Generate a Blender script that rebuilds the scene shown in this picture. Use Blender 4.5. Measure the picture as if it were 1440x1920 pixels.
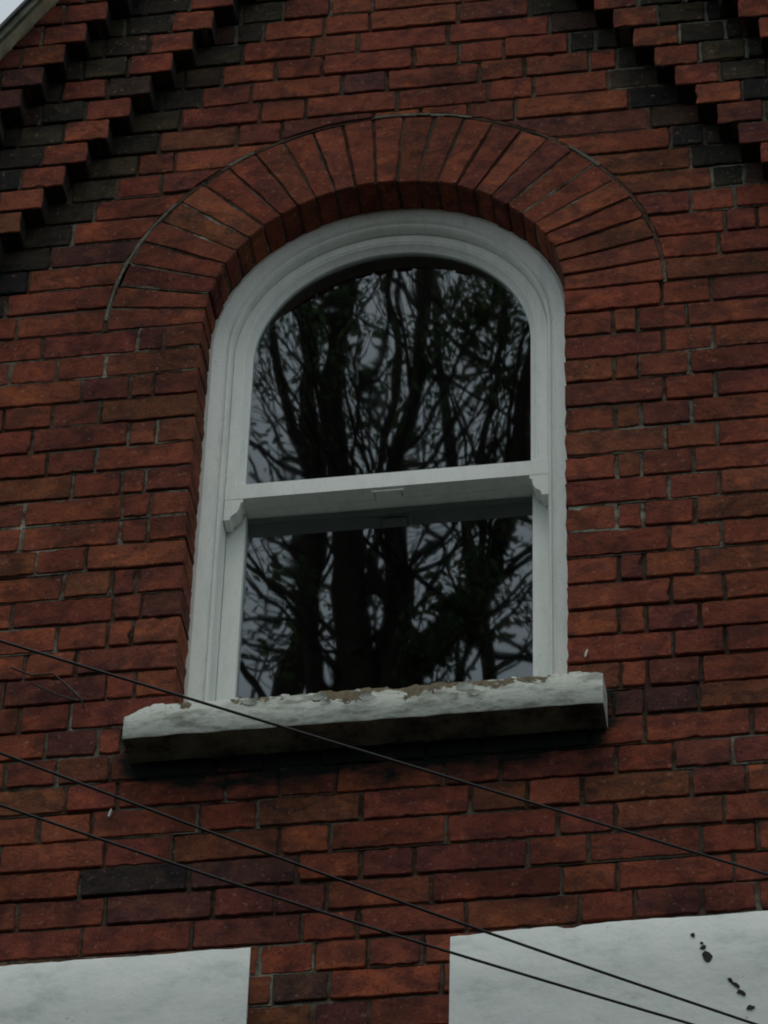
import bpy, math, random
from mathutils import Vector, Matrix, noise

for o in list(bpy.data.objects): bpy.data.objects.remove(o, do_unlink=True)
scene = bpy.context.scene
COL = scene.collection
R = math.radians
GROUND = -8.1            # the window's springing line is z = 0; the pavement lies 8.1 m below

# ------------------------------------------------------------------ camera
cam_d = bpy.data.cameras.new('camera'); cam = bpy.data.objects.new('camera', cam_d); COL.objects.link(cam)
_p, _yaw, _roll = 0.7378, 0.1674, 0.0316
_cp, _sp, _cy, _sy = math.cos(_p), math.sin(_p), math.cos(_yaw), math.sin(_yaw)
_f = Vector((-_sy*_cp, _cy*_cp, _sp)); _r = Vector((_cy, _sy, 0)); _u = _r.cross(_f)
_r2 = _r*math.cos(_roll) + _u*math.sin(_roll); _u2 = _u*math.cos(_roll) - _r*math.sin(_roll)
M = Matrix((_r2, _u2, -_f)).transposed().to_4x4(); M.translation = Vector((0.6809, -6.4102, -6.4803))
cam.matrix_world = M
cam_d.sensor_fit = 'HORIZONTAL'; cam_d.sensor_width = 36; cam_d.lens = 7475.06/1440*36
cam_d.clip_start = 0.05; cam_d.clip_end = 2000
scene.camera = cam

# ------------------------------------------------------------------ sky, sun, exposure
world = bpy.data.worlds.new('World'); scene.world = world; world.use_nodes = True
nt = world.node_tree; nt.nodes.clear()
SUN_EL, SUN_ROT = R(74), R(176)
sky = nt.nodes.new('ShaderNodeTexSky'); sky.sky_type = 'NISHITA'; sky.sun_disc = False
sky.sun_elevation = SUN_EL; sky.sun_rotation = SUN_ROT; sky.air_density = 1.0; sky.dust_density = 4.0
hs = nt.nodes.new('ShaderNodeHueSaturation'); hs.inputs['Saturation'].default_value = 0.80
bg = nt.nodes.new('ShaderNodeBackground'); bg.inputs['Strength'].default_value = 0.15
wo = nt.nodes.new('ShaderNodeOutputWorld')
nt.links.new(sky.outputs[0], hs.inputs['Color']); tint = nt.nodes.new('ShaderNodeMix'); tint.data_type = 'RGBA'; tint.blend_type = 'MULTIPLY'; tint.inputs[0].default_value = 1
tint.inputs[7].default_value = (1.01, 1.03, .94, 1)       # grey-green overcast
cloud = nt.nodes.new('ShaderNodeMix'); cloud.data_type = 'RGBA'; cloud.inputs[0].default_value = .72     # even cloud cover over the blue
cloud.inputs[7].default_value = (5.5, 6.0, 6.9, 1)
nt.links.new(hs.outputs[0], cloud.inputs[6]); nt.links.new(cloud.outputs[2], tint.inputs[6]); nt.links.new(tint.outputs[2], bg.inputs['Color']); nt.links.new(bg.outputs[0], wo.inputs[0])
sl = bpy.data.lights.new('sun', 'SUN'); sl.energy = 1.3; sl.angle = R(45); sl.color = (1, .97, .92)
so = bpy.data.objects.new('sun', sl); COL.objects.link(so)
sd = Vector((math.sin(SUN_ROT)*math.cos(SUN_EL), math.cos(SUN_ROT)*math.cos(SUN_EL), math.sin(SUN_EL)))   # high, on the street side, behind the overcast
so.rotation_euler = sd.to_track_quat('Z', 'Y').to_euler()
scene.view_settings.view_transform = 'Standard'; scene.view_settings.look = 'None'
scene.view_settings.exposure = -0.5; scene.view_settings.gamma = 1
scene.view_settings.use_curve_mapping = False
scene.cycles.filter_width = 2.0      # the phone picture is soft

# ------------------------------------------------------------------ helpers
def rgb(*c): return (c[0], c[1], c[2], 1)
def tag(o, label=None, cat=None, group=None, kind=None):
    if label: o['label'] = label
    if cat: o['category'] = cat
    if group: o['group'] = group
    if kind: o['kind'] = kind
    return o

class MB:
    def __init__(s): s.v, s.f, s.c = [], [], []
    def add(s, vs, fs, col=(1, 1, 1)):
        n = len(s.v); s.v += [tuple(v) for v in vs]; s.f += [tuple(i+n for i in f) for f in fs]
        s.c += [col]*len(fs)
    def box(s, x0, x1, y0, y1, z0, z1, col=(1, 1, 1)):
        s.add([(x0,y0,z0),(x1,y0,z0),(x1,y1,z0),(x0,y1,z0),(x0,y0,z1),(x1,y0,z1),(x1,y1,z1),(x0,y1,z1)],
              [(0,3,2,1),(4,5,6,7),(0,1,5,4),(1,2,6,5),(2,3,7,6),(3,0,4,7)], col)
    def extrude(s, poly, y0, y1, col=(1, 1, 1)):
        n = len(poly)
        s.add([(p[0], y0, p[1]) for p in poly]+[(p[0], y1, p[1]) for p in poly],
              [tuple(range(n)), tuple(range(2*n-1, n-1, -1))]+[(i, i+n, (i+1) % n+n, (i+1) % n) for i in range(n)], col)
    def tube(s, pts, rads, sides=6, col=(1, 1, 1), caps=True):
        rings = []; n0 = len(s.v); up = Vector((0, 0, 1))
        for i, p in enumerate(pts):
            p = Vector(p)
            d = (Vector(pts[min(i+1, len(pts)-1)]) - Vector(pts[max(i-1, 0)])).normalized()
            a = d.cross(up if abs(d.z) < .95 else Vector((1, 0, 0))).normalized(); b = d.cross(a)
            for k in range(sides):
                t = 2*math.pi*k/sides
                s.v.append(tuple(p + (a*math.cos(t)+b*math.sin(t))*rads[i]))
        nf = 0
        for i in range(len(pts)-1):
            for k in range(sides):
                s.f.append((n0+i*sides+k, n0+i*sides+(k+1) % sides, n0+(i+1)*sides+(k+1) % sides, n0+(i+1)*sides+k)); nf += 1
        if caps:
            s.f.append(tuple(n0+k for k in range(sides))[::-1]); s.f.append(tuple(n0+(len(pts)-1)*sides+k for k in range(sides))); nf += 2
        s.c += [col]*nf
    def build(s, name, mat, parent=None, origin=(0, 0, 0), smooth=None, bevel=None, recalc=True):
        import bmesh
        ox, oy, oz = origin
        me = bpy.data.meshes.new(name); me.from_pydata([(a-ox, b-oy, c-oz) for a, b, c in s.v], [], s.f)
        at = me.attributes.new('Col', 'FLOAT_COLOR', 'FACE')
        at.data.foreach_set('color', [x for c in s.c for x in (c[0], c[1], c[2], c[3] if len(c) > 3 else 1)])
        if recalc:
            bm = bmesh.new(); bm.from_mesh(me); bmesh.ops.recalc_face_normals(bm, faces=bm.faces)
            if bevel: bmesh.ops.bevel(bm, geom=bm.edges[:], offset=bevel, segments=2, affect='EDGES', profile=.5)
            bm.to_mesh(me); bm.free()
        if smooth is not None:
            for p in me.polygons: p.use_smooth = True
            me.set_sharp_from_angle(angle=R(smooth))
        me.materials.append(mat)
        o = bpy.data.objects.new(name, me); COL.objects.link(o)
        o.location = origin
        if parent is not None: attach(o, parent)
        return o

def attach(o, parent):
    o.parent = parent
    p = parent; off = Vector((0, 0, 0))
    while p is not None: off += Vector(p.location); p = p.parent
    o.location = Vector(o.location) - off

def empty(name, loc):
    o = bpy.data.objects.new(name, None); COL.objects.link(o); o.location = loc; o.empty_display_size = .2
    return o

# ------------------------------------------------------------------ materials
class NT:
    def __init__(s, name):
        s.m = bpy.data.materials.new(name); s.m.use_nodes = True; s.t = s.m.node_tree; s.t.nodes.clear()
        s.out = s.n('ShaderNodeOutputMaterial'); s.b = s.n('ShaderNodeBsdfPrincipled'); s.l(s.b.outputs[0], s.out.inputs[0])
    def n(s, t, **k):
        x = s.t.nodes.new(t)
        for a, b in k.items(): setattr(x, a, b)
        return x
    def l(s, a, b): s.t.links.new(a, b)
    def coord(s):
        return s.n('ShaderNodeTexCoord').outputs['Object']
    def mapping(s, vec, scale=(1, 1, 1), loc=(0, 0, 0)):
        m = s.n('ShaderNodeMapping'); m.inputs['Scale'].default_value = scale; m.inputs['Location'].default_value = loc
        s.l(vec, m.inputs[0]); return m.outputs[0]
    def noise(s, vec, scale, detail=4, rough=.6, dist=0):
        x = s.n('ShaderNodeTexNoise'); x.inputs['Scale'].default_value = scale; x.inputs['Detail'].default_value = detail
        x.inputs['Roughness'].default_value = rough; x.inputs['Distortion'].default_value = dist
        s.l(vec, x.inputs['Vector']); return x.outputs['Fac']
    def ramp(s, fac, stops, interp='LINEAR'):
        r = s.n('ShaderNodeValToRGB'); r.color_ramp.interpolation = interp
        while len(r.color_ramp.elements) < len(stops): r.color_ramp.elements.new(.5)
        for e, (p, c) in zip(r.color_ramp.elements, stops):
            e.position = p; e.color = c if len(c) == 4 else rgb(*c)
        s.l(fac, r.inputs[0]); return r.outputs[0]
    def mix(s, fac, a, b, mode='MIX'):
        x = s.n('ShaderNodeMix', data_type='RGBA', blend_type=mode)
        if isinstance(fac, (int, float)): x.inputs[0].default_value = fac
        else: s.l(fac, x.inputs[0])
        for i, v in ((6, a), (7, b)):
            if isinstance(v, tuple): x.inputs[i].default_value = rgb(*v)
            else: s.l(v, x.inputs[i])
        return x.outputs[2]
    def math(s, op, a, b=None, clamp=False):
        x = s.n('ShaderNodeMath', operation=op, use_clamp=clamp)
        for i, v in ((0, a), (1, b)):
            if v is None: continue
            if isinstance(v, (int, float)): x.inputs[i].default_value = v
            else: s.l(v, x.inputs[i])
        return x.outputs[0]
    def bump(s, h, strength=.5, dist=.002, normal=None):
        b = s.n('ShaderNodeBump'); b.inputs['Strength'].default_value = strength; b.inputs['Distance'].default_value = dist
        s.l(h, b.inputs['Height'])
        if normal is not None: s.l(normal, b.inputs['Normal'])
        return b.outputs[0]
    def set(s, color=None, rough=None, normal=None, spec=None, metal=None):
        for k, v in (('Base Color', color), ('Roughness', rough), ('Normal', normal), ('Specular IOR Level', spec), ('Metallic', metal)):
            if v is None: continue
            if isinstance(v, tuple): s.b.inputs[k].default_value = rgb(*v)
            elif isinstance(v, (int, float)): s.b.inputs[k].default_value = v
            else: s.l(v, s.b.inputs[k])
        return s.m
G = (1, 1, 1); K = (0, 0, 0)

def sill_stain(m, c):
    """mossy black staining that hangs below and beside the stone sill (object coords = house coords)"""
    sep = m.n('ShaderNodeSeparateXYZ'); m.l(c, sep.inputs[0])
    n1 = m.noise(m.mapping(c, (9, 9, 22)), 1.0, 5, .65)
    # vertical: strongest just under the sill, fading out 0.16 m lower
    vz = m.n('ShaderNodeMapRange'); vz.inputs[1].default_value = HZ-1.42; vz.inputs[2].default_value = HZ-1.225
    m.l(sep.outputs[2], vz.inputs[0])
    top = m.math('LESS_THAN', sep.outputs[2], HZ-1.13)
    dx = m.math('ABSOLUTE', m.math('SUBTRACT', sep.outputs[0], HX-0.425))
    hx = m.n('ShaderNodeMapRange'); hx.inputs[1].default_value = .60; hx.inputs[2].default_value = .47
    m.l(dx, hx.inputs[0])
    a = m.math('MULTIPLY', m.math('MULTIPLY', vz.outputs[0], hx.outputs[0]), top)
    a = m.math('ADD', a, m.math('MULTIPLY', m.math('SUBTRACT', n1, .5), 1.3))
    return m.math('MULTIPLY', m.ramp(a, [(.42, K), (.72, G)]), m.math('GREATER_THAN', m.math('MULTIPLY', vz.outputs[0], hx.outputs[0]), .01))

# the house stands on an empty at its base: object coordinates are house coordinates
HOUSE = Vector((-0.41, 0.0, GROUND)); HX, HZ = 0, 0     # meshes keep the wall's own coordinates

def mat_brick():
    m = NT('weathered_red_brick'); c = m.coord()
    at = m.n('ShaderNodeAttribute', attribute_name='Col')
    n1 = m.noise(c, 24, 6, .7); n2 = m.noise(c, 170, 4, .7); n3 = m.noise(c, 2.6, 5, .65); n4 = m.noise(c, 9, 5, .7)
    n5 = m.noise(m.mapping(c, (1, 1, 1), (7, 3, 1)), 75, 3, .6); n6 = m.noise(m.mapping(c, (1, 1, 1.6), (2, 9, 4)), 12, 3, .6, .6); n7 = m.noise(m.mapping(c, (1, 1, 1.4), (5, 1, 8)), 14, 3, .6, .6)
    base = at.outputs['Color']
    col = m.mix(m.ramp(n6, [(.50, K), (.60, (.75, .75, .75))]), base, m.mix(1.0, base, (.52, .62, .80), 'MULTIPLY'))
    col = m.mix(m.ramp(n7, [(.54, K), (.63, (.8, .8, .8))]), col, m.mix(1.0, col, (1.45, 1.40, 1.15), 'MULTIPLY'))
    col = m.mix(m.ramp(n1, [(.46, K), (.66, (.6, .6, .6))]), col, m.mix(1.0, col, (.42, .44, .48), 'MULTIPLY'))
    col = m.mix(m.ramp(n3, [(.46, K), (.62, (.8, .8, .8))]), col, m.mix(1.0, col, (.45, .50, .55), 'MULTIPLY'))
    col = m.mix(m.ramp(n2, [(.32, (.8, .8, .8)), (.47, K)]), col, m.mix(1.0, col, (.35, .35, .35), 'MULTIPLY'))
    col = m.mix(m.ramp(n5, [(.62, K), (.70, (.45, .45, .45))]), col, m.mix(.5, col, (.55, .33, .24)))
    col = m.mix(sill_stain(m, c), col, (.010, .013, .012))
    h = m.math('ADD', m.math('MULTIPLY', n1, 1.0), m.math('MULTIPLY', n2, .45))
    return m.set(col, .95, m.bump(h, .9, .004), .12)
def mat_mortar():
    m = NT('eroded_lime_mortar'); c = m.coord()
    n1 = m.noise(c, 4, 6, .75); n2 = m.noise(c, 90, 4, .7); n3 = m.noise(m.mapping(c, (1, 1, 1), (3, 3, 3)), 17, 4, .7)
    at = m.n('ShaderNodeAttribute', attribute_name='Col')
    dirt = m.ramp(n3, [(.4, (.048, .034, .025)), (.65, (.13, .08, .055))])
    col = m.mix(m.math('MULTIPLY', m.ramp(n1, [(.40, K), (.52, G)]), at.outputs['Alpha']), at.outputs['Color'], dirt)
    col = m.mix(m.ramp(n2, [(.35, G), (.5, K)]), col, m.mix(1.0, col, (.5, .5, .47), 'MULTIPLY'))
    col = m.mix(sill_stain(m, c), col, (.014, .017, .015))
    return m.set(col, .97, m.bump(n2, 1.0, .004), .1)
def mat_paint():
    m = NT('white_gloss_paint_on_wood'); c = m.coord()
    n1 = m.noise(m.mapping(c, (6, 6, 1.2)), 6, 5, .65); n2 = m.noise(c, 120, 3, .6)
    col = m.mix(m.ramp(n1, [(.36, (.64, .68, .64)), (.66, (.80, .83, .79))]), (.8, .83, .79), (.5, .52, .47))
    col = m.ramp(n1, [(.28, (.68, .73, .68)), (.52, (.80, .84, .79))])
    col = m.mix(m.ramp(n2, [(.28, (.35, .35, .35)), (.42, K)]), col, (.42, .44, .38))
    return m.set(col, .42, m.bump(m.noise(c, 45, 4, .6), .35, .002), .35)
def mat_sill():
    m = NT('flaking_masonry_paint_on_stone'); c = m.coord()
    sep = m.n('ShaderNodeSeparateXYZ'); m.l(c, sep.inputs[0])
    n1 = m.noise(m.mapping(c, (1, 1, 1.3)), 10, 5, .72, .6)
    up = m.n('ShaderNodeMapRange'); up.inputs[1].default_value = HZ-1.205; up.inputs[2].default_value = HZ-1.152
    m.l(sep.outputs[2], up.inputs[0])
    dx = m.math('ABSOLUTE', m.math('SUBTRACT', sep.outputs[0], HX-0.36))
    mid = m.n('ShaderNodeMapRange'); mid.inputs[1].default_value = .46; mid.inputs[2].default_value = .05; mid.inputs[3].default_value = -.2; mid.inputs[4].default_value = .34
    m.l(dx, mid.inputs[0])
    a = m.math('ADD', n1, m.math('ADD', m.math('MULTIPLY', up.outputs[0], .21), m.math('MULTIPLY', mid.outputs[0], .34)))
    chip = m.ramp(a, [(.735, K), (.745, G)])
    n2 = m.noise(m.mapping(c, (7, 7, 20)), 2.2, 5, .7)
    white = m.mix(m.ramp(n2, [(.44, K), (.66, G)]), (.56, .59, .53), (.22, .24, .20))
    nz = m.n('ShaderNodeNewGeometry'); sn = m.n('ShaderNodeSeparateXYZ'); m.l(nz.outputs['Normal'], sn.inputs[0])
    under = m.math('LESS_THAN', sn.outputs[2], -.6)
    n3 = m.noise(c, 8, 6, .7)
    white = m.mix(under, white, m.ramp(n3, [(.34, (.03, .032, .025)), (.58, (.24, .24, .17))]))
    stone = m.ramp(m.noise(c, 60, 4, .7), [(.3, (.07, .06, .035)), (.7, (.19, .15, .09))])
    col = m.mix(chip, white, stone)
    h = m.math('ADD', m.math('MULTIPLY', m.math('SUBTRACT', 1.0, chip), .8), m.math('MULTIPLY', m.noise(c, 70, 4, .7), .35))
    return m.set(col, .8, m.bump(h, 1.0, .006), .2)
def mat_lintel():
    m = NT('white_masonry_paint'); c = m.coord()
    n1 = m.noise(m.mapping(c, (1, 1, 1.8)), 7, 6, .68); n2 = m.noise(c, 60, 4, .7)
    col = m.ramp(n1, [(.28, (.48, .53, .50)), (.46, (.68, .73, .70)), (.70, (.78, .82, .79))])
    col = m.mix(m.ramp(n2, [(.27, (.7, .7, .7)), (.33, K)]), col, (.30, .32, .28))
    return m.set(col, .8, m.bump(m.math('ADD', n2, m.math('MULTIPLY', n1, 1.5)), .4, .003), .25)
def mat_plain(name, col, rough=.8, scale=20, var=.35, bump=.3, spec=.3, dist=.003):
    m = NT(name); c = m.coord(); n = m.noise(c, scale, 5, .65)
    lo = tuple(x*(1-var) for x in col); hi = tuple(min(1, x*(1+var)) for x in col)
    return m.set(m.ramp(n, [(.3, lo), (.7, hi)]), rough, m.bump(n, bump, dist), spec)
def mat_glass():
    m = NT('old_sheet_glass'); c = m.coord()
    t = m.t; t.nodes.remove(m.b)
    w = m.noise(m.mapping(c, (1, 1, .5)), 5.5, 0, .5)
    w2 = m.noise(m.mapping(c, (1.0, 1, .6), (3, 1, 5)), 15, 0, .5)
    h = m.math('ADD', w, m.math('MULTIPLY', w2, .12))
    bmp = m.bump(h, 1.0, .0006)
    fr = m.n('ShaderNodeFresnel'); fr.inputs['IOR'].default_value = 1.52; m.l(bmp, fr.inputs['Normal'])
    fac = m.math('MULTIPLY', fr.outputs[0], 3.6, True)      # all the faces of a double-glazed pane
    ge = m.n('ShaderNodeNewGeometry'); fac = m.math('MULTIPLY', fac, m.math('SUBTRACT', 1.0, ge.outputs['Backfacing']))
    gl = m.n('ShaderNodeBsdfGlossy'); gl.inputs['Roughness'].default_value = 0.014; gl.inputs['Color'].default_value = (.86, .95, 1, 1); m.l(bmp, gl.inputs['Normal'])
    tr = m.n('ShaderNodeBsdfTransparent'); tr.inputs['Color'].default_value = (.72, .78, .76, 1)
    mx = m.n('ShaderNodeMixShader'); m.l(fac, mx.inputs[0]); m.l(tr.outputs[0], mx.inputs[1]); m.l(gl.outputs[0], mx.inputs[2])
    m.l(mx.outputs[0], m.out.inputs[0]); return m.m
def mat_leaf():
    m = NT('leaf_green'); at = m.n('ShaderNodeAttribute', attribute_name='Col')
    m.set(at.outputs['Color'], .6, None, .3)
    tl = m.n('ShaderNodeBsdfTranslucent'); m.l(at.outputs['Color'], tl.inputs['Color'])
    mx = m.n('ShaderNodeMixShader'); mx.inputs[0].default_value = .55; m.l(m.b.outputs[0], mx.inputs[1]); m.l(tl.outputs[0], mx.inputs[2]); m.l(mx.outputs[0], m.out.inputs[0])
    return m.m
def mat_lower():
    m = NT('lower_brickwork'); c = m.coord()
    sw = m.n('ShaderNodeSeparateXYZ'); m.l(c, sw.inputs[0]); cb = m.n('ShaderNodeCombineXYZ')
    m.l(m.math('ADD', sw.outputs[0], sw.outputs[1]), cb.inputs[0]); m.l(sw.outputs[2], cb.inputs[1])
    b = m.n('ShaderNodeTexBrick'); m.l(cb.outputs[0], b.inputs[0]); b.inputs['Scale'].default_value = 1
    b.inputs['Brick Width'].default_value = .225; b.inputs['Row Height'].default_value = .075; b.inputs['Mortar Size'].default_value = .005
    b.inputs['Color1'].default_value = rgb(.22, .06, .035); b.inputs['Color2'].default_value = rgb(.13, .045, .03); b.inputs['Mortar'].default_value = rgb(.12, .12, .1)
    return m.set(b.outputs[0], .95, m.bump(b.outputs['Fac'], -.6, .004), .1)

BRICK, MORTAR, PAINT, SILL, LINTEL, GLASS, LEAF, LOWER = mat_brick(), mat_mortar(), mat_paint(), mat_sill(), mat_lintel(), mat_glass(), mat_leaf(), mat_lower()
VERGE = mat_plain('mossy_cement_verge', (.44, .41, .28), .95, 14, .5, .6, .1, .006)
BOARD = mat_plain('weathered_barge_board', (.15, .155, .11), .9, 12, .6, .5, .15)
SLATE = mat_plain('slate_roof', (.045, .05, .06), .7, 9, .4, .5)
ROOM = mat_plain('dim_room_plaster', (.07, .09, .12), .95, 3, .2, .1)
CABLE = mat_plain('black_cable_sheath', (.012, .012, .013), .55, 40, .3, .1)
CHIP = mat_plain('bare_dark_chip', (.03, .03, .026), .95, 60, .4, .5)
SILLPAINT = mat_plain('curled_paint', (.42, .43, .38), .8, 40, .25, .3)
FLECK = mat_plain('pale_plaster_fleck', (.62, .62, .58), .9, 60, .2, .3)
BARK = mat_plain('tree_bark', (.055, .045, .032), .95, 18, .5, 1.0, .1, .02)
ASPHALT = mat_plain('asphalt', (.028, .028, .030), .95, 30, .3, .5)
PAVE = mat_plain('damp_tarmac_pavement', (.035, .035, .033), .95, 5, .2, .3)
GRASS = mat_plain('verge_grass', (.018, .028, .012), .95, 12, .5, .8)
KERB = mat_plain('kerb_stone', (.24, .23, .21), .9, 12, .2, .3)
WOOD = mat_plain('pole_wood', (.10, .075, .05), .9, 10, .4, .5)

# ------------------------------------------------------------------ house: brickwork laid brick by brick
rnd = random.Random(11)
W = 0.8435; CXW = -W/2; ZS = 0.0745; RI = W/2; RO = 0.6554       # opening, arch
CG = -0.412; APEX = 2.447; SL = 1.5625; HALF = 2.75               # gable
CO = .075; GAP = .0065
def roofz(x): return APEX - SL*abs(x-CG)

PAL = [((.235, .064, .037), 6), ((.255, .073, .040), 4), ((.205, .057, .037), 4), ((.285, .084, .043), 1.5), ((.17, .052, .037), 1.6), ((.125, .045, .036), .5), ((.20, .068, .036), 2)]
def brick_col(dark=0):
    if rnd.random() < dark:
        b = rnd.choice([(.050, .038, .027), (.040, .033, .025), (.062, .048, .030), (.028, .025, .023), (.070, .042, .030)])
    else:
        t = rnd.random()*sum(w for _, w in PAL)
        for b, w in PAL:
            t -= w
            if t <= 0: break
    k = rnd.uniform(.82, .98)
    return tuple(x*k*rnd.uniform(.95, 1.05) for x in b)

def clip(poly, nx, nz, d):
    """keep the side where nx*x + nz*z >= d"""
    out = []
    for i in range(len(poly)):
        a, b = poly[i], poly[(i+1) % len(poly)]
        da, db = nx*a[0]+nz*a[1]-d, nx*b[0]+nz*b[1]-d
        if da >= 0: out.append(a)
        if da*db < 0:
            t = da/(da-db); out.append((a[0]+(b[0]-a[0])*t, a[1]+(b[1]-a[1])*t))
    return out
def area(p): return abs(sum(p[i][0]*p[(i+1) % len(p)][1]-p[(i+1) % len(p)][0]*p[i][1] for i in range(len(p))))/2
def wob(x, z, a=.0016):
    return a*noise.noise(Vector((x*1.3, z*7.1, 3.3))) + .0011*noise.noise(Vector((x*9, z*9, 8.2)))

def add_brick(mb, poly, yf, depth, col, rough=.0019, step=.018, side=None):
    if len(poly) < 3 or area(poly) < 6e-5: return
    cx = sum(p[0] for p in poly)/len(poly); cz = sum(p[1] for p in poly)/len(poly)
    yf = yf + rnd.uniform(-.0022, .0022); tx, tz = rnd.uniform(-.012, .012), rnd.uniform(-.02, .02)
    rot = rnd.uniform(-.006, .006)
    ring = []
    n = len(poly)
    for i in range(n):
        a, b = Vector(poly[i]), Vector(poly[(i+1) % n]); L = (b-a).length
        if L < 1e-4: continue
        d = (b-a)/L; cut = min(.0035, L*.3)
        k = max(1, int(L/step))
        for j in range(k+1):
            ring.append(a + d*(cut + (L-2*cut)*j/k))
    chip = rnd.random() < .4 and rnd.randrange(len(ring))
    pts = []
    for i, q in enumerate(ring):
        inx, inz = cx-q.x, cz-q.y; ll = math.hypot(inx, inz) or 1
        e = rnd.uniform(-rough, rough) + rnd.uniform(0, rough)
        if chip is not False and i == chip: e += rnd.uniform(.002, .006)
        x, z = q.x + inx/ll*e, q.y + inz/ll*e
        x, z = cx+(x-cx)-(z-cz)*rot, cz+(z-cz)+(x-cx)*rot
        z += wob(x, z); pts.append((x, z))
    m = len(pts)
    def ins(p, d):
        dx, dz = cx-p[0], cz-p[1]
        sx = math.copysign(min(d, abs(dx)), dx); sz = math.copysign(min(d, abs(dz)), dz)
        return (p[0]+sx, p[1]+sz)
    V = [(x, yf+depth, z) for x, z in pts]
    V += [(x, yf+.0022+rnd.uniform(0, .0012)+(x-cx)*tx+(z-cz)*tz, z) for x, z in pts]
    inner = [ins(p, .0020) for p in pts]
    V += [(x, yf+rnd.uniform(-.0004, .0005)+(x-cx)*tx+(z-cz)*tz, z) for x, z in inner]
    V.append((cx, yf-.0004, cz))
    F = []
    for i in range(m):
        j = (i+1) % m
        F += [(i, j, m+j, m+i), (m+i, m+j, 2*m+j, 2*m+i), (2*m+i, 2*m+j, 3*m)]
    n0 = len(mb.c); mb.add(V, F, col)
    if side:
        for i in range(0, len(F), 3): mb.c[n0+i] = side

def mortar_tile(mb, poly, yf, depth, pale, dirt=1.0):
    if len(poly) < 3: return
    cx = sum(p[0] for p in poly)/len(poly); cz = sum(p[1] for p in poly)/len(poly)
    nb = noise.noise(Vector((cx*1.1, cz*3.0, 5.5)))
    y = yf + max(.0028, .0052 + rnd.uniform(-.0025, .003) - nb*.004)
    k = max(.22, min(1.5, .75 + nb*1.3 + rnd.uniform(-.35, .35)))*pale
    mb.extrude([(x, z+wob(x, z)) for x, z in poly], y, yf+depth, (.23*k, .235*k, .185*k, dirt))

def course(k, x0, x1, joints, yf, depth, mb, mm, darkfn=None, clips=(), pale=1.0, colfn=None):
    """lay one course from x0 to x1 with given joints; clips are half planes (nx, nz, d) applied per brick"""
    z0, z1 = k*CO, (k+1)*CO
    js = [x0]+[j for j in sorted(joints) if x0+.02 < j < x1-.02]+[x1]
    for a, b in zip(js, js[1:]):
        t = [(a-.0002, z0-.0002), (b+.0002, z0-.0002), (b+.0002, z1+.0002), (a-.0002, z1+.0002)]
        if yf > -.01 and abs(b+W) < 1e-3: t = [(min(q[0], b-.006), q[1]) for q in t]
        if yf > -.01 and abs(a) < 1e-4: t = [(max(q[0], a+.006), q[1]) for q in t]
        if yf < -.01:      # projecting courses: pointing stands back from every exposed arris
            t = [(min(max(q[0], x0+.006), x1-.006), max(q[1], z0+.005)) for q in t]
        g = GAP/2 + rnd.uniform(-.001, .0012); gv = GAP/2 + rnd.uniform(-.0008, .0016)
        p = [(a+gv, z0+g), (b-gv, z0+g), (b-gv, z1-GAP/2), (a+gv, z1-GAP/2)]
        mx, mz = (a+b)/2, (z0+z1)/2
        if yf > -.01:
            if abs(b+W) < 1e-3 and mz < ZS: p = [(b if q[0] > mx else q[0], q[1]) for q in p]
            if abs(a) < 1e-4 and mz < ZS: p = [(a if q[0] < mx else q[0], q[1]) for q in p]
        if abs(mx-CXW) < 1.0 and mz > ZS and mz < ZS+RO+.1 and yf > -.01:
            ps = archcut(p[0][0], p[1][0], p[0][1], p[2][1], RO+GAP*.6)
            for tt in archcut(t[0][0], t[1][0], t[0][1], t[2][1], RO-.01): mortar_tile(mm, tt, yf, depth, pale)
            for pp in ps:
                if area(pp) > 2e-4: add_brick(mb, pp, yf, depth, brick_col(darkfn(mx, mz, b-a) if darkfn else 0))
            continue
        for nx, nz, d in clips:
            p = clip(p, nx, nz, d); t = clip(t, nx, nz, d)
        if area(p) < 1e-4 if len(p) > 2 else True:
            if len(t) > 2: mortar_tile(mm, t, yf, depth, pale)
            continue
        dk = darkfn(mx, mz, b-a) if darkfn else 0
        cl = colfn(mx, k) if colfn else None
        dd = depth
        add_brick(mb, p, yf, dd, cl or brick_col(dk), side=(.040, .032, .027) if yf < -.01 else None)  # undersides and ends near-black: soot, with the shade put into the colour
        mortar_tile(mm, t, yf, depth, pale*(.8 if dk > .5 else 1), .25 if dk > .5 else 1.0)

def archcut(a, b, z0, z1, r):
    """rectangle minus the disc of the arch, as one or two polygons"""
    def low(x):
        q = r*r-(x-CXW)**2
        return max(z0, ZS+math.sqrt(q)) if q > 0 else z0
    xs = [a+(b-a)*i/8 for i in range(9)]
    for z in (z0, z1):
        q = r*r-(z-ZS)**2
        if q > 0: xs += [CXW+s*math.sqrt(q) for s in (-1, 1) if a < CXW+s*math.sqrt(q) < b]
    for s in (-1, 1):
        if a < CXW+s*r < b: xs.append(CXW+s*r)
    xs = sorted(xs); out = []; run = []
    for x in xs:
        if low(x) <= z1+1e-6: run.append(x)
        else:
            if len(run) > 1: out.append(run)
            run = []
    if len(run) > 1: out.append(run)
    return [[(x, low(x)) for x in q]+[(q[-1], z1), (q[0], z1)] for q in out]
def e1(z): return .6385 + (.75 - round(z/CO)*CO)/CO*.048        # stepped edge of the first projecting band
def fill(x0, x1, first='S', seed=0):
    """Flemish-like run of joints from x0 outwards to x1 (either direction)"""
    s = 1 if x1 > x0 else -1; x = x0; out = []; q = first
    while (x1-x)*s > 0:
        x += s*(.2255 if q == 'S' else .113) + rnd.uniform(-.004, .004)
        out.append(x)
        q = 'H' if q == 'S' and rnd.random() < .72 else ('S' if rnd.random() < .78 else 'H')
    return out
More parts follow.
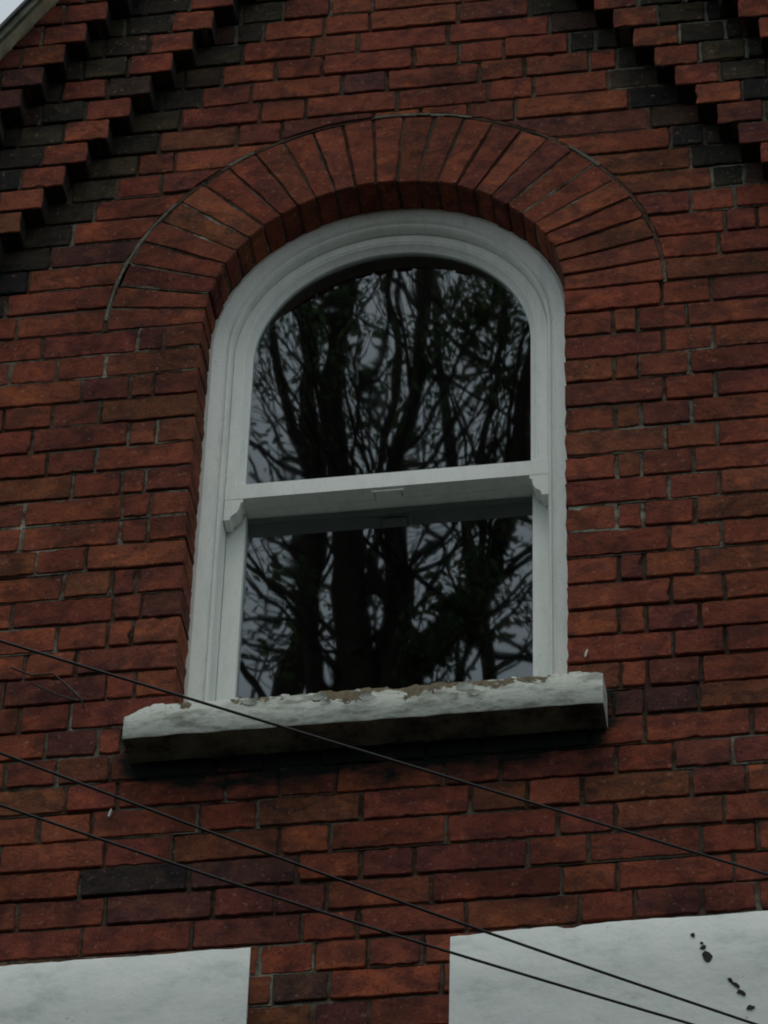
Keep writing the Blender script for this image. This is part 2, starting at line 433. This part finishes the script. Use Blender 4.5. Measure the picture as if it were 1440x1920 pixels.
SPECIAL = {-19: [-.773, -.649, -.431, -.203, -.084], -20: [-.965, -.825, -.598, -.492, -.252, -.021], -21: [-1.013, -.784, -.56, -.427, -.317, -.084, .04, .268],
           -22: [-1.139, -.955, -.73, -.601, -.498, -.28, -.017, .096, .332], -23: [-1.0, -.77, -.545, -.43, -.21, .02, .13, .264], -18: [-.72, -.604, -.486, -.26, -.14, .099, .220, .338]}
SPCOL = {(-21, -.90): (.040, .028, .025), (-21, -.67): (.10, .042, .033), (-20, -.545): (.26, .074, .036), (-22, -.84): (.12, .045, .035),
         (-16, .128): (.09, .036, .03), (-16, .22): (.07, .03, .027), (-20, .1): (.10, .042, .035), (-25, -.6): (.09, .045, .032)}
def special_col(mx, k):
    for (kk, x), c in SPCOL.items():
        if kk == k and abs(mx-x) < .06: return c
    return None

house = empty('brick_house', HOUSE)
tag(house, 'red brick house gable end with an arched white sash window under stepped brick bands', 'house')
wall, mort = MB(), MB()
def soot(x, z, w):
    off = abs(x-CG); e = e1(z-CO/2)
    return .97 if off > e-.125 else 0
K0, K1 = -34, 32
for k in range(K0, K1):
    z0, zm = k*CO, (k+.5)*CO
    xmax = (APEX-z0)/SL
    if xmax < .05: continue
    roofclips = []
    if xmax < HALF+.1:
        nl = math.hypot(SL, 1)
        # below left slope:  z <= APEX - SL*(CG-x)  ->  SL*x - z >= SL*CG-APEX
        roofclips = [(SL, -1, SL*CG-APEX), (-SL, -1, -SL*CG-APEX)]
    lim = min(HALF, xmax)
    # behind the projecting bands nothing of the field shows
    out = min(lim, e1(z0)+.14)
    xl, xr = CG-out, CG+out
    kk = dict(yf=0, darkfn=soot, clips=roofclips)
    def lay(a, b, js, depth=.06, **q):
        e = e1(z0)-.112
        for sx in (-1, 1):
            jx = CG+sx*e
            if a+.03 < jx < b-.03: js = [v for v in js if abs(v-jx) > .062]+[jx]
        course(k, a, b, js, depth=depth, mb=wall, mm=mort, colfn=special_col, **{**kk, **q})
    if zm < -1.2 or k == -16 and False:
        sp = SPECIAL.get(k)
        if sp:
            js = fill(sp[0], xl, 'S')+sp+fill(sp[-1], xr, 'H')
        else:
            js = fill(xl+rnd.uniform(-.2, 0), xr, rnd.choice('SH'))
        lay(xl, xr, js)
    elif zm < ZS:
        i = -k
        # right jamb: header, closer, header / stretcher, header
        first = ([.1125, .169, .2815] if i % 2 else [.225, .3375, .5625])
        js = first+fill(first[-1], xr, 'S' if i % 2 else 'H')
        if k == -16: js = [.040, .096, .161, .274, .499]+fill(.499, xr, 'H')
        lay(0.0, xr, js, depth=.115)
        first = ([.225, .3375] if i % 2 else [.105, .160, .272])
        if rnd.random() < .3: first = [.09, .152, .378]
        js = [-W-a for a in first]; js += fill(js[-1], xl, 'H' if i % 2 else 'S')
        lay(xl, -W, js, depth=.115)
    else:
        # above springing: both sides of the arch, or the whole course
        if zm < ZS+RO-.02:
            half = math.sqrt(max(0, RO**2-(max(z0, ZS)-ZS)**2)); ht = math.sqrt(max(0, RO**2-(z0+CO-ZS)**2)) if z0+CO-ZS < RO else 0
            a = CXW+ht-.02; b0 = CXW-ht+.02
            if ht > .12:
                lay(a, xr, fill(a+rnd.uniform(.05, .2), xr, rnd.choice('SH')))
                lay(xl, b0, fill(b0-rnd.uniform(.05, .2), xl, rnd.choice('SH')))
            else: lay(xl, xr, fill(xl-rnd.uniform(0, .2), xr, rnd.choice('SH')))
        else:
            lay(xl, xr, fill(xl-rnd.uniform(0, .2), xr, 'S'))
wall_o = wall.build('wall', BRICK, house)
mort.build('mortar_joints', MORTAR, wall_o)
# wall core behind the face bricks
core = MB(); CB = [(.12, .33)]
YB, YE = .118, .34
a_ = CG-HALF; b_ = CG+HALF; zb = -2.56
core.box(a_, -W-.012, YB, YE, zb, ZS); core.box(.012, b_, YB, YE, zb, ZS); core.box(-W-.012, .012, YB, YE, zb, -1.24)
def outer(an):
    dx, dz = math.cos(an), math.sin(an); ts = []
    if dx > 1e-6: ts.append((b_-CXW)/dx)
    if dx < -1e-6: ts.append((a_-CXW)/dx)
    for s in (1, -1):     # z = APEX - SL*s*(x-CG)
        den = dz + SL*s*dx
        if den > 1e-6: ts.append((APEX-.02-ZS-SL*s*(CXW-CG))/den)
    t = min(x for x in ts if x > 0); return (CXW+dx*t, ZS+dz*t)
angs = [math.pi*i/64 for i in range(65)]
for p, q in zip(angs, angs[1:]):
    ri = RI+.012
    core.extrude([(CXW+ri*math.cos(p), ZS+ri*math.sin(p)), outer(p), outer(q), (CXW+ri*math.cos(q), ZS+ri*math.sin(q))], YB, YE)
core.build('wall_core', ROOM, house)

# projecting stepped bands
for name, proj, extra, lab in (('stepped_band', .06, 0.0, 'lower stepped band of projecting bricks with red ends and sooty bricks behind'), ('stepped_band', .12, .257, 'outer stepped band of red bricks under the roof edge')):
    mb, mm = MB(), MB()
    for s in (-1, 1):
        for k in range(K0+8, K1):
            z0 = k*CO
            e = e1(z0)+extra
            lim = min(HALF, (APEX-z0)/SL)
            if lim < e+.03: continue
            inner_limit = min(lim, e+.257+.16) if proj < .1 else lim
            x_in = CG+s*e; x_out = CG+s*inner_limit
            js = []; x = e
            while x < inner_limit:
                x += (.113 if proj < .1 or rnd.random() < .75 else .2255); js.append(CG+s*x)
            lo, hi = min(x_in, x_out), max(x_in, x_out)
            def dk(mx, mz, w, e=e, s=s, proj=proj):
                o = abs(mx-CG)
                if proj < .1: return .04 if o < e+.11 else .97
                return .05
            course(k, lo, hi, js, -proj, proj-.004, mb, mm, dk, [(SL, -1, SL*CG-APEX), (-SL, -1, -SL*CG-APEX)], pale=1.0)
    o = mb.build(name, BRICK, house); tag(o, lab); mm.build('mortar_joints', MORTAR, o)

# arch of radial bricks
mb, mm = MB(), MB(); N = 27
for i in range(N):
    a0, a1 = math.pi*i/N, math.pi*(i+1)/N
    def P(r, a): return (CXW+r*math.cos(a), ZS+r*math.sin(a))
    gi, go = .0028/RI, .0036/RO
    ri = RI+rnd.uniform(-.002, .003); ro = RO-.004+rnd.uniform(-.003, .001)
    add_brick(mb, [P(ri, a0+gi), P(ro, a0+go), P(ro, a1-go), P(ri, a1-gi)], .0005, .112, brick_col(.0), rough=.0012)
    mortar_tile(mm, [P(RI+.006, a0), P(RO+.006, a0), P(RO+.006, a1), P(RI+.006, a1)], .0, .112, 1.0)
# pale pointing left round the back of the arch
for i in range(60):
    a0, a1 = math.pi*i/60, math.pi*(i+1)/60
    pale_ = noise.noise(Vector((i*.31, 1.7, 0))) > -.02
    r0, r1 = RO-.0035+rnd.uniform(-.001, .001), RO+.004+rnd.uniform(-.001, .0015); k = rnd.uniform(.8, 1.25)
    mm.extrude([(CXW+r0*math.cos(a0), ZS+r0*math.sin(a0)), (CXW+r1*math.cos(a0), ZS+r1*math.sin(a0)), (CXW+r1*math.cos(a1), ZS+r1*math.sin(a1)), (CXW+r0*math.cos(a1), ZS+r0*math.sin(a1))], (-.0004 if pale_ else .0022)+rnd.uniform(-.0008, .001), .03, (.17*k, .17*k, .135*k, .4) if pale_ else (.07*k, .05*k, .035*k))
arch = mb.build('brick_arch', BRICK, house); mm.build('mortar_joints', MORTAR, arch)

# ------------------------------------------------------------------ sash window
def sweep(profile, zlow, n=56):
    """closed profile of (u inward, y) swept up the left jamb, round the arch and down the right jamb"""
    mb = MB(); rings = []
    path = [('l', zlow), ('l', ZS)]+[('a', math.pi-math.pi*i/n) for i in range(1, n)]+[('r', ZS), ('r', zlow)]
    V = []
    for t, v in path:
        for u, y in profile:
            if t == 'l': V.append((-W+u, y, v))
            elif t == 'r': V.append((-u, y, v))
            else: V.append((CXW+(RI-u)*math.cos(v), y, ZS+(RI-u)*math.sin(v)))
    m = len(profile); F = []
    for i in range(len(path)-1):
        for j in range(m):
            F.append((i*m+j, i*m+(j+1) % m, (i+1)*m+(j+1) % m, (i+1)*m+j))
    F += [tuple(range(m)), tuple((len(path)-1)*m+j for j in range(m))[::-1]]
    mb.add(V, F); return mb
ZSILL = -1.15
fr = sweep([(-.004, .099), (-.003, .094), (.007, .092), (.030, .099), (.033, .102), (.036, .107), (.040, .106), (.043, .103), (.046, .104), (.050, .110), (.0505, .114), (.0505, .24), (-.004, .24)], ZSILL)
window = fr.build('window', PAINT, house, smooth=25)
tag(window, 'round-headed white painted sliding sash window in the gable')
US = -.3775
up = sweep([(.051, .130), (.053, .128), (.074, .128), (.077, .131), (.080, .131), (.084, .138), (.0935, .146), (.0935, .165), (.051, .165)], US+.002)
up.box(-W+.0515, -.0515, .1255, .1655, US, -.3345)
up.box(-W+.0935, -.0935, .134, .16, -.3345, -.327)
for s in (0, 1):       # decorative horns under the upper sash's stiles
    pr_ = [(.052, US), (.0945, US), (.0945, US-.010), (.089, US-.013), (.088, US-.020), (.0865, US-.030), (.081, US-.041), (.073, US-.047), (.068, US-.053), (.067, US-.062), (.052, US-.062)]
    up.extrude([((-W+u) if s == 0 else -u, z) for u, z in pr_], .1262, .165)
upo = up.build('upper_sash', PAINT, window, smooth=25)
# finger pull hanging under the meeting rail
fp = MB()
fp.box(-.452, -.384, .132, .137, US-.007, US); fp.box(-.447, -.389, .137, .1615, US-.007, US-.005)
fp.extrude([(-.458, US), (-.452, US), (-.452, US-.007)], .132, .160); fp.extrude([(-.384, US), (-.378, US), (-.384, US-.007)], .132, .160)
fp.build('finger_pull', PAINT, window)
lo = MB()
LS = -.3785
for x0, x1 in ((-W+.0515, -W+.0935), (-.0935, -.0515)):
    lo.box(x0, x1, .174, .214, ZSILL, -.335)
lo.box(-W+.0935, -.0935, .1662, .2135, LS, -.336); lo.box(-W+.0935, -.0935, .1745, .2135, ZSILL, -1.06)
lo.build('lower_sash', PAINT, window, bevel=.0015)
gp = MB()
pts = [(-W+.09, US+.03)]+[(CXW+(RI-.09)*math.cos(math.pi-math.pi*i/40), ZS+(RI-.09)*math.sin(math.pi-math.pi*i/40)) for i in range(41)]+[(-.09, US+.03)]
gp.extrude(pts, .152, .155); tag(gp.build('glass_pane', GLASS, window), 'arched upper pane reflecting bare branches and sky')
gp = MB(); gp.box(-W+.09, -.09, .1935, .1965, -1.08, LS+.02); tag(gp.build('glass_pane', GLASS, window), 'square lower pane reflecting thick tree trunks')
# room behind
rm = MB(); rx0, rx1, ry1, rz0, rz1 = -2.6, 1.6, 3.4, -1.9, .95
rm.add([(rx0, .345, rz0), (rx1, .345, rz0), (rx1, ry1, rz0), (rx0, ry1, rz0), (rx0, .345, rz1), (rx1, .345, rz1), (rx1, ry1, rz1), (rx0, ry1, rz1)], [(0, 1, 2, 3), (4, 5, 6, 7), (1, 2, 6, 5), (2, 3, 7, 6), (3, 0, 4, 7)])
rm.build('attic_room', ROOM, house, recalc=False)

# ------------------------------------------------------------------ stone sill
sl_ = MB(); x0, x1 = -.928, .083; zt, zbt, yf = -1.146, -1.230, -.086
nx = 260; r2 = random.Random(5)
prof_n = 7
Vv, Ff = [], []
def sillring(x):
    e = max(0, (x0+.05-x))/.05; er = max(0, x-(x1-.02))/.02
    top = zt - .030*e**1.3 - .006*er - .016*max(0, noise.noise(Vector((x*13, 0, 2)))-.12) - .006*max(0, noise.noise(Vector((x*60, 3, 2)))) + (.004 if noise.noise(Vector((x*25, 7, 2))) > .1 else 0)
    bot = zbt + .0035*noise.noise(Vector((x*18, 4, 0)))
    f = yf + .003*noise.noise(Vector((x*12, 9, 0)))
    return [(x, .09, zt+.02), (x, f+.003, top+.001), (x, f+.0005, top-.0015), (x, f-.001, (top+bot)/2), (x, f, bot+.003), (x, f+.002, bot), (x, f+.02, bot), (x, .06, bot)]
for i in range(nx+1): Vv += sillring(x0+(x1-x0)*i/nx)
pn = 8
for i in range(nx):
    for j in range(pn-1): Ff.append((i*pn+j, i*pn+j+1, (i+1)*pn+j+1, (i+1)*pn+j))
Ff += [tuple(range(pn)), tuple(nx*pn+j for j in range(pn))]
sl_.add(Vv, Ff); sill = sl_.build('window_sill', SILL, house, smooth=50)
tag(sill, 'stone window sill with white paint flaking off its front edge')
for fx, fz, fs in ((-.515, -1.160, .016), (-.50, -1.176, .012), (-.412, -1.170, .017), (-.235, -1.186, .018), (-.205, -1.163, .020), (-.185, -1.180, .014), (-.66, -1.160, .015)):
    n = 9; a0 = r2.uniform(0, 6); d = Vector((r2.uniform(-1, 1), r2.uniform(.3, 1))).normalized()
    V = []
    for y0_ in (0, .001):
        for ring in (1, .5):
            for i in range(n):
                q = a0+6.283*i/n; rr = fs*ring*(1+.35*noise.noise(Vector((i*1.7, fx*50, 0))))
                u, v = rr*math.cos(q), rr*.55*math.sin(q); lift = max(0, (u*d.x+v*d.y)/fs)
                V.append((fx+u, yf-.0015-.007*lift**1.7+y0_, fz+v))
    F = [tuple(range(n, 2*n))]+[(i, (i+1) % n, (i+1) % n+n, i+n) for i in range(n)]
    F += [tuple(range(3*n, 4*n))]+[(2*n+i, 2*n+(i+1) % n, 2*n+(i+1) % n+n, 2*n+i+n) for i in range(n)]+[(i, (i+1) % n, (i+1) % n+2*n, i+2*n) for i in range(n)]
    fl = MB(); fl.add(V, F); fl.build('paint_flake', SILLPAINT, sill)

# ------------------------------------------------------------------ painted lintels over the windows below
def lintel(xa, xb, zt0, zt1, lab, seed):
    mb = MB(); n = 70; V, F = [], []
    for i in range(n+1):
        x = xa+(xb-xa)*i/n; t = i/n
        z = zt0+(zt1-zt0)*t + .004*noise.noise(Vector((x*7, seed, 0)))+.0022*noise.noise(Vector((x*38, seed, 4)))
        if seed > 5 and abs(x+.0) < .02: z -= .006
        f = -.005+.0015*noise.noise(Vector((x*9, seed, 7)))
        V += [(x, .05, z), (x, f+.003, z), (x, f, z-.004), (x, f-.001, z-.13), (x, f, z-.30), (x, .05, z-.30)]
    for i in range(n):
        for j in range(5): F.append((i*6+j, i*6+j+1, (i+1)*6+j+1, (i+1)*6+j))
    F += [tuple(range(6)), tuple(n*6+j for j in range(6))]
    mb.add(V, F); o = mb.build('window_lintel', LINTEL, house, smooth=60); tag(o, lab); return o
lintel(-1.75, -.646, -1.742, -1.731, 'white painted stone lintel at the lower left', 2.5)
lr = lintel(-.240, 1.0, -1.736, -1.722, 'white painted stone lintel at the lower right with dark chips', 7.5)
for x, z, a, b, t in ((.245, -1.779, .005, .005, .4), (.265, -1.811, .006, .005, .1), (.272, -1.836, .009, .014, .25), (.325, -1.905, .013, .004, -.7), (.336, -1.925, .010, .005, -.6), (.352, -1.962, .008, .006, .2), (.262, -1.80, .003, .003, 0), (.315, -1.893, .005, .004, -.5)):
    n = 8; V = []
    for i in range(n):
        q = 6.283*i/n; r = r2.uniform(.75, 1.25); u, v = a*r*math.cos(q), b*r*math.sin(q)
        V.append((x+u*math.cos(t)-v*math.sin(t), z+u*math.sin(t)+v*math.cos(t)))
    ch = MB(); ch.extrude(V, -.0078, -.003); ch.build('paint_chip', CHIP, lr)

# ------------------------------------------------------------------ roof edge
for s, side in ((-1, 'left'), (1, 'right')):
    def strip(d0, d1, y0, y1, mat, name, parent=house, low=HALF+.25):
        mb = MB(); n = 60; V, F = [], []
        for i in range(n+1):
            o = low*(1-i/n); x = CG+s*o; zc = APEX-SL*o
            j = .004*noise.noise(Vector((o*9, s, y0*40)))
            V += [(x, y0, zc+d0+j), (x, y1, zc+d0+j), (x, y1, zc+d1), (x, y0, zc+d1)]
        for i in range(n):
            for q in range(4): F.append((i*4+q, i*4+(q+1) % 4, (i+1)*4+(q+1) % 4, (i+1)*4+q))
        F += [(0, 1, 2, 3), (n*4, n*4+3, n*4+2, n*4+1)]
        mb.add(V, F); return mb.build(name, mat, parent)
    strip(0.0, .028, -.156, -.10, VERGE, 'verge')
    bb = strip(.002, .030, -.170, -.158, BOARD, 'barge_board')
    if side == 'left': tag(bb, 'weathered barge board along the visible left roof edge')
    strip(.032, .048, -.180, 6.0, SLATE, 'roof_slope')
# rest of the house
lw = MB()
lw.box(a_, b_, .004, YE, GROUND, zb-.002); lw.box(a_, a_+.22, YE+.002, 6, GROUND, APEX-SL*HALF); lw.box(b_-.22, b_, YE+.002, 6, GROUND, APEX-SL*HALF)
lw.extrude([(a_, GROUND), (b_, GROUND), (b_, APEX-SL*HALF), (CG, APEX), (a_, APEX-SL*HALF)], 5.78, 6.0)
# pieces beside the projecting bands low on the gable
lw.build('lower_wall', LOWER, house)

# ------------------------------------------------------------------ small marks on the bricks
for (x, z, dx, dz), lab in (((.041, -1.027, .004, .010), 'tiny white chip on the bricks right of the sill'), ((-.961, -1.363, .004, .010), 'tiny white chip on the bricks below the sill')):
    mb = MB(); mb.extrude([(x-dx, z-dz), (x-dx*.2, z-dz*1.05), (x+dx, z+dz*.7), (x+dx*.6, z+dz), (x-dx*.3, z+dz*.2)], -.008, .006)
    tag(mb.build('plaster_fleck', FLECK, house), lab)

# ------------------------------------------------------------------ overhead cables: they leave brackets on the wall just to the right and run out over the street
def cable(pl, pr, rad, lab, far):
    pl, pr = Vector(pl), Vector(pr); d = pr-pl
    t = (-.02-pr.y)/d.y; end = pr+d*t
    pts = []; n = 16
    far = Vector(far)
    for i in range(25):                       # from the pole, sagging, to the frame's left
        q = i/24; p = far.lerp(pl, q); p.z -= 1.6*q*(1-q)*.35
        pts.append(p)
    for i in range(1, n+1): pts.append(pl.lerp(pr, i/n)-Vector((0, 0, .02*math.sin(math.pi*i/n)*SAG)))
    pts.append(end)
    mb = MB(); mb.tube(pts, [rad]*len(pts), 8)
    o = mb.build('overhead_cable', CABLE, None, origin=tuple(end), smooth=60); tag(o, lab, 'cable', 'telephone cables crossing in front of the gable')
    return end
POLE = Vector((-9.2, -7.2, -.95))
SAG = 0.0
e1_ = cable((-.942, -1.0, -1.736), (.4097, -.25, -1.827), .0028, 'uppermost of the three dark cables, passing across the window sill', POLE+Vector((0, 0, .5)))
SAG = .55
e2_ = cable((-.8785, -1.135, -2.114), (.3732, -.30, -2.206), .0027, 'middle of the three dark cables, crossing the right lintel above the lowest one', POLE+Vector((0, 0, .25)))
e3_ = cable((-.912, -.985, -2.110), (.2403, -.30, -2.190), .0027, 'lowest of the three dark cables, crossing the right lintel corner', POLE)
pm = MB(); pm.tube([(POLE.x, POLE.y-.16, GROUND-.3), (POLE.x, POLE.y-.16, .2)], [.15, .11], 14)
pole = pm.build('utility_pole', WOOD, None, origin=(POLE.x, POLE.y-.16, GROUND), smooth=50); tag(pole, 'wooden telephone pole across the street carrying the three cables', 'pole')
# dead scrap of wire on the wall, left of the sill
mb = MB()
def wp(x, z, y=-.012): return (x, y, z)
mb.tube([wp(-1.205, -.955, -.02), wp(-1.16, -.975), wp(-1.11, -.982, -.02), wp(-1.075, -1.015), wp(-1.045, -1.055, -.02), wp(-1.035, -1.08)], [.0022]*6, 6)
mb.tube([wp(-1.15, -1.005, -.016), wp(-1.10, -1.035), wp(-1.05, -1.06, -.016)], [.0018]*3, 6)
tag(mb.build('wire_scrap', CABLE, None, origin=(-1.1, -.012, -1.08)), 'loose dark end of old wire on the bricks left of the sill', 'wire')

# ------------------------------------------------------------------ ground
def sheet(name, x0, x1, y0, y1, z, mat):
    mb = MB(); mb.box(x0, x1, y0, y1, z-.3, z); tag(mb.build(name, mat), kind='structure')
sheet('ground', -600, 600, -600, 600, GROUND-.13, GRASS)
sheet('pavement', -60, 60, -2.0, .0, GROUND, PAVE)
sheet('road', -60, 60, -7.2, -2.15, GROUND-.12, ASPHALT)
sheet('kerb', -60, 60, -2.15, -2.0, GROUND+.004, KERB)

# ------------------------------------------------------------------ trees across the street (seen mirrored in the panes)
def rv(r): return Vector((r.uniform(-1, 1), r.uniform(-1, 1), r.uniform(-1, 1)))
def make_tree(base, limbs, seed, label, leafy=1.0, twigs=1.0, clumps=()):
    """limbs: list of (points, r0, r1) hand placed; twigs and leaves grow from them"""
    r = random.Random(seed); root = empty('tree', base)
    tag(root, label, 'tree', 'tall trees across the street')
    tr, lf = MB(), MB(); tips = []
    def grow(p, d, L, rad, lev):
        pts = [p]; rads = [rad]; n = 4 if lev < 2 else 3
        for i in range(n):
            d = (d + rv(r)*.15 + Vector((0, 0, .10))).normalized(); p = p+d*L/n; pts.append(p); rads.append(max(.003, rad*(1-.62*(i+1)/n)))
        tr.tube(pts, rads, 5 if lev > 0 else 7, caps=False)
        if lev < 3:
            for i in range(1, n+1):
                for _ in range(1 if lev else 2):
                    if r.random() < .85*twigs:
                        dd = (d + rv(r)*.62).normalized()
                        grow(pts[i], dd, L*r.uniform(.5, .75), rads[i]*.62, lev+1)
        else: tips.append((pts[-1], d)); tips.append((pts[1], d))
    for pts, r0, r1 in limbs:
        P3 = [Vector(p) for p in pts]; sm = []
        for i in range(len(P3)-1):
            for q in range(4):
                t = q/4; a = P3[max(i-1, 0)]; b = P3[i]; c = P3[i+1]; e = P3[min(i+2, len(P3)-1)]
                sm.append(.5*((2*b)+(c-a)*t+(2*a-5*b+4*c-e)*t*t+(3*b-a-3*c+e)*t**3))
        sm.append(P3[-1]); n = len(sm)
        rads = [r0+(r1-r0)*i/(n-1) for i in range(n)]
        tr.tube([p+rv(r)*rads[i]*.12 for i, p in enumerate(sm)], rads, 10, caps=True)
        for i in range(2, n):
            if sm[i].z < base[2]+6.5: continue
            for _ in range(2 if r.random() < .6 else 1):
                if r.random() < .8*twigs:
                    a = rv(r); a.z = abs(a.z)*.8+.25
                    grow(sm[i], a.normalized(), r.uniform(1.2, 2.6), rads[i]*r.uniform(.16, .34), 1 if rads[i] < .1 else 0 if r.random() < .3 else 1)
    for p, d in tips:
        if r.random() > leafy: continue
        k = r.uniform(.6, 1.2); c = (.09*k, .14*k, .055*k) if r.random() < .75 else (.13*k, .11*k, .04*k)
        for _ in range(r.randint(5, 12)):
            q = p+rv(r)*.17; a = rv(r).normalized()*r.uniform(.018, .036); b = a.cross(rv(r)).normalized()*a.length*.6
            lf.add([q-a, q+b, q+a, q-b], [(0, 1, 2, 3)], c)
    for cc, cr, cn in clumps:                  # ivy and unshed leaves in dense bunches
        cc = Vector(cc)
        for _ in range(cn):
            q = cc+rv(r).normalized()*cr*r.random()**.6; q.x += .3*cr*noise.noise(q*6); q.z += .5*cr*noise.noise(q*5+Vector((3, 1, 4)))
            a = rv(r).normalized()*r.uniform(.016, .032); b = a.cross(rv(r)).normalized()*a.length*.65; k = r.uniform(.6, 1.3)
            lf.add([q-a, q+b, q+a, q-b], [(0, 1, 2, 3)], (.10*k, .15*k, .06*k) if r.random() < .8 else (.13*k, .09*k, .035*k))
    attach_o = tr.build('trunk', BARK, None, smooth=60, recalc=False); attach(attach_o, root)
    o = lf.build('crown', LEAF, None, recalc=False); attach(o, root)
    return root
g = GROUND
make_tree((-2.0, -9.5, g), [([(-2.0, -9.5, g-.2), (-2.05, -9.5, -3), (-1.95, -9.5, 2), (-2.1, -9.5, 7.1)], .34, .15),
    ([(-2.1, -9.5, 6.7), (-2.22, -9.45, 7.8), (-2.34, -9.4, 8.9), (-2.32, -9.4, 10.6), (-2.5, -9.3, 13)], .10, .03),
    ([(-2.08, -9.5, 6.9), (-2.02, -9.6, 8.2), (-1.98, -9.7, 9.3), (-1.85, -9.7, 11), (-1.7, -9.9, 13.2)], .07, .025),
    ([(-2.08, -9.5, 7.0), (-1.82, -9.4, 7.42), (-1.52, -9.4, 7.68), (-1.32, -9.3, 8.3), (-1.15, -9.2, 9.4), (-.95, -9.2, 11.5)], .09, .022),
    ([(-2.05, -9.5, 7.0), (-1.95, -9.42, 7.6), (-1.92, -9.4, 8.0)], .07, .06),
    ([(-2.15, -9.5, 6.4), (-2.45, -9.6, 7.6), (-2.55, -9.7, 8.8), (-2.9, -9.8, 10.6)], .08, .02),
    ([(-1.95, -9.5, 6.6), (-1.6, -9.8, 7.8), (-1.55, -9.9, 9.2), (-1.4, -9.9, 11)], .045, .018)], 3, 'tall tree with a forked trunk standing behind the camera opposite the window', .7, .84,
    clumps=[((-1.52, -9.4, 9.9), .26, 520), ((-1.82, -9.3, 9.45), .18, 260), ((-2.42, -9.3, 9.9), .17, 220), ((-1.58, -9.2, 7.55), .27, 520), ((-1.75, -9.2, 7.25), .25, 380), ((-1.42, -9.3, 8.15), .2, 300), ((-2.53, -9.4, 8.0), .14, 140), ((-1.3, -9.4, 9.3), .2, 200)])
make_tree((-3.9, -12.0, g), [([(-3.9, -12, g-.2), (-3.9, -12, 0), (-3.5, -12, 6), (-3.0, -12, 10), (-3.1, -12, 14)], .26, .04),
    ([(-3.8, -12, 5), (-3.0, -12, 8), (-2.5, -12, 11), (-2.5, -12, 14)], .08, .02), ([(-3.8, -12, 6), (-4.6, -12, 9), (-4.9, -12, 12)], .1, .03)], 8, 'slimmer tree left of the forked tree across the street', .5, .8)
make_tree((-.5, -11.5, g), [([(-.5, -11.5, g-.2), (-.6, -11.5, 0), (-1.0, -11.5, 6), (-1.3, -11.5, 10), (-1.2, -11.5, 13)], .24, .04),
    ([(-.75, -11.5, 5.5), (-1.5, -11.6, 8), (-2.0, -11.7, 10.8), (-2.2, -11.8, 13)], .08, .02), ([(-.7, -11.5, 6), (-.7, -11.4, 8.5), (-.9, -11.4, 12)], .07, .02)], 21, 'leafier tree right of the forked tree across the street', .8, .8)
cam_d.dof.use_dof = False

# ------------------------------------------------------------------ unseen terrace opposite, added behind the camera to cut low light
def unseen_terrace_house(x, w, h, col, label):
    e = empty('unseen_terrace_house', (x, -17, g)); tag(e, label, 'house', 'unseen houses added across the street')
    mb = MB(); mb.box(x-w/2, x+w/2, -24, -17, g, g+h); mb.build('wall', LOWER, e)
    mb = MB(); mb.extrude([], 0, 0) if False else None
    V = [(x-w/2, -24.3, g+h), (x+w/2, -24.3, g+h), (x+w/2, -16.7, g+h), (x-w/2, -16.7, g+h), (x-w/2, -20.5, g+h+3), (x+w/2, -20.5, g+h+3)]
    mb.add(V, [(0, 1, 5, 4), (2, 3, 4, 5), (0, 4, 3), (1, 2, 5), (0, 3, 2, 1)]); mb.build('roof', SLATE, e)
    for zz in (1.0, 4.0):
        for xx in (-w/4, w/4):
            mb = MB(); mb.box(x+xx-.5, x+xx+.5, -17.0, -16.95, g+zz, g+zz+1.5); f = mb.build('window', PAINT, e)
            mb = MB(); mb.box(x+xx-.43, x+xx+.43, -16.94, -16.93, g+zz+.07, g+zz+1.43); mb.build('glass_pane', CABLE, f)
    mb = MB(); mb.box(x-.45, x+.45, -17, -16.94, g, g+2.1); mb.build('door', BOARD, e)
for i, lab in enumerate(('unseen brick terrace house far left across the street', 'unseen brick terrace house left of centre across the street', 'unseen brick terrace house in the middle across the street', 'unseen brick terrace house right of centre across the street', 'unseen brick terrace house far right across the street')):
    unseen_terrace_house(-15+7.5*i, 7.4, 6.4, None, lab)
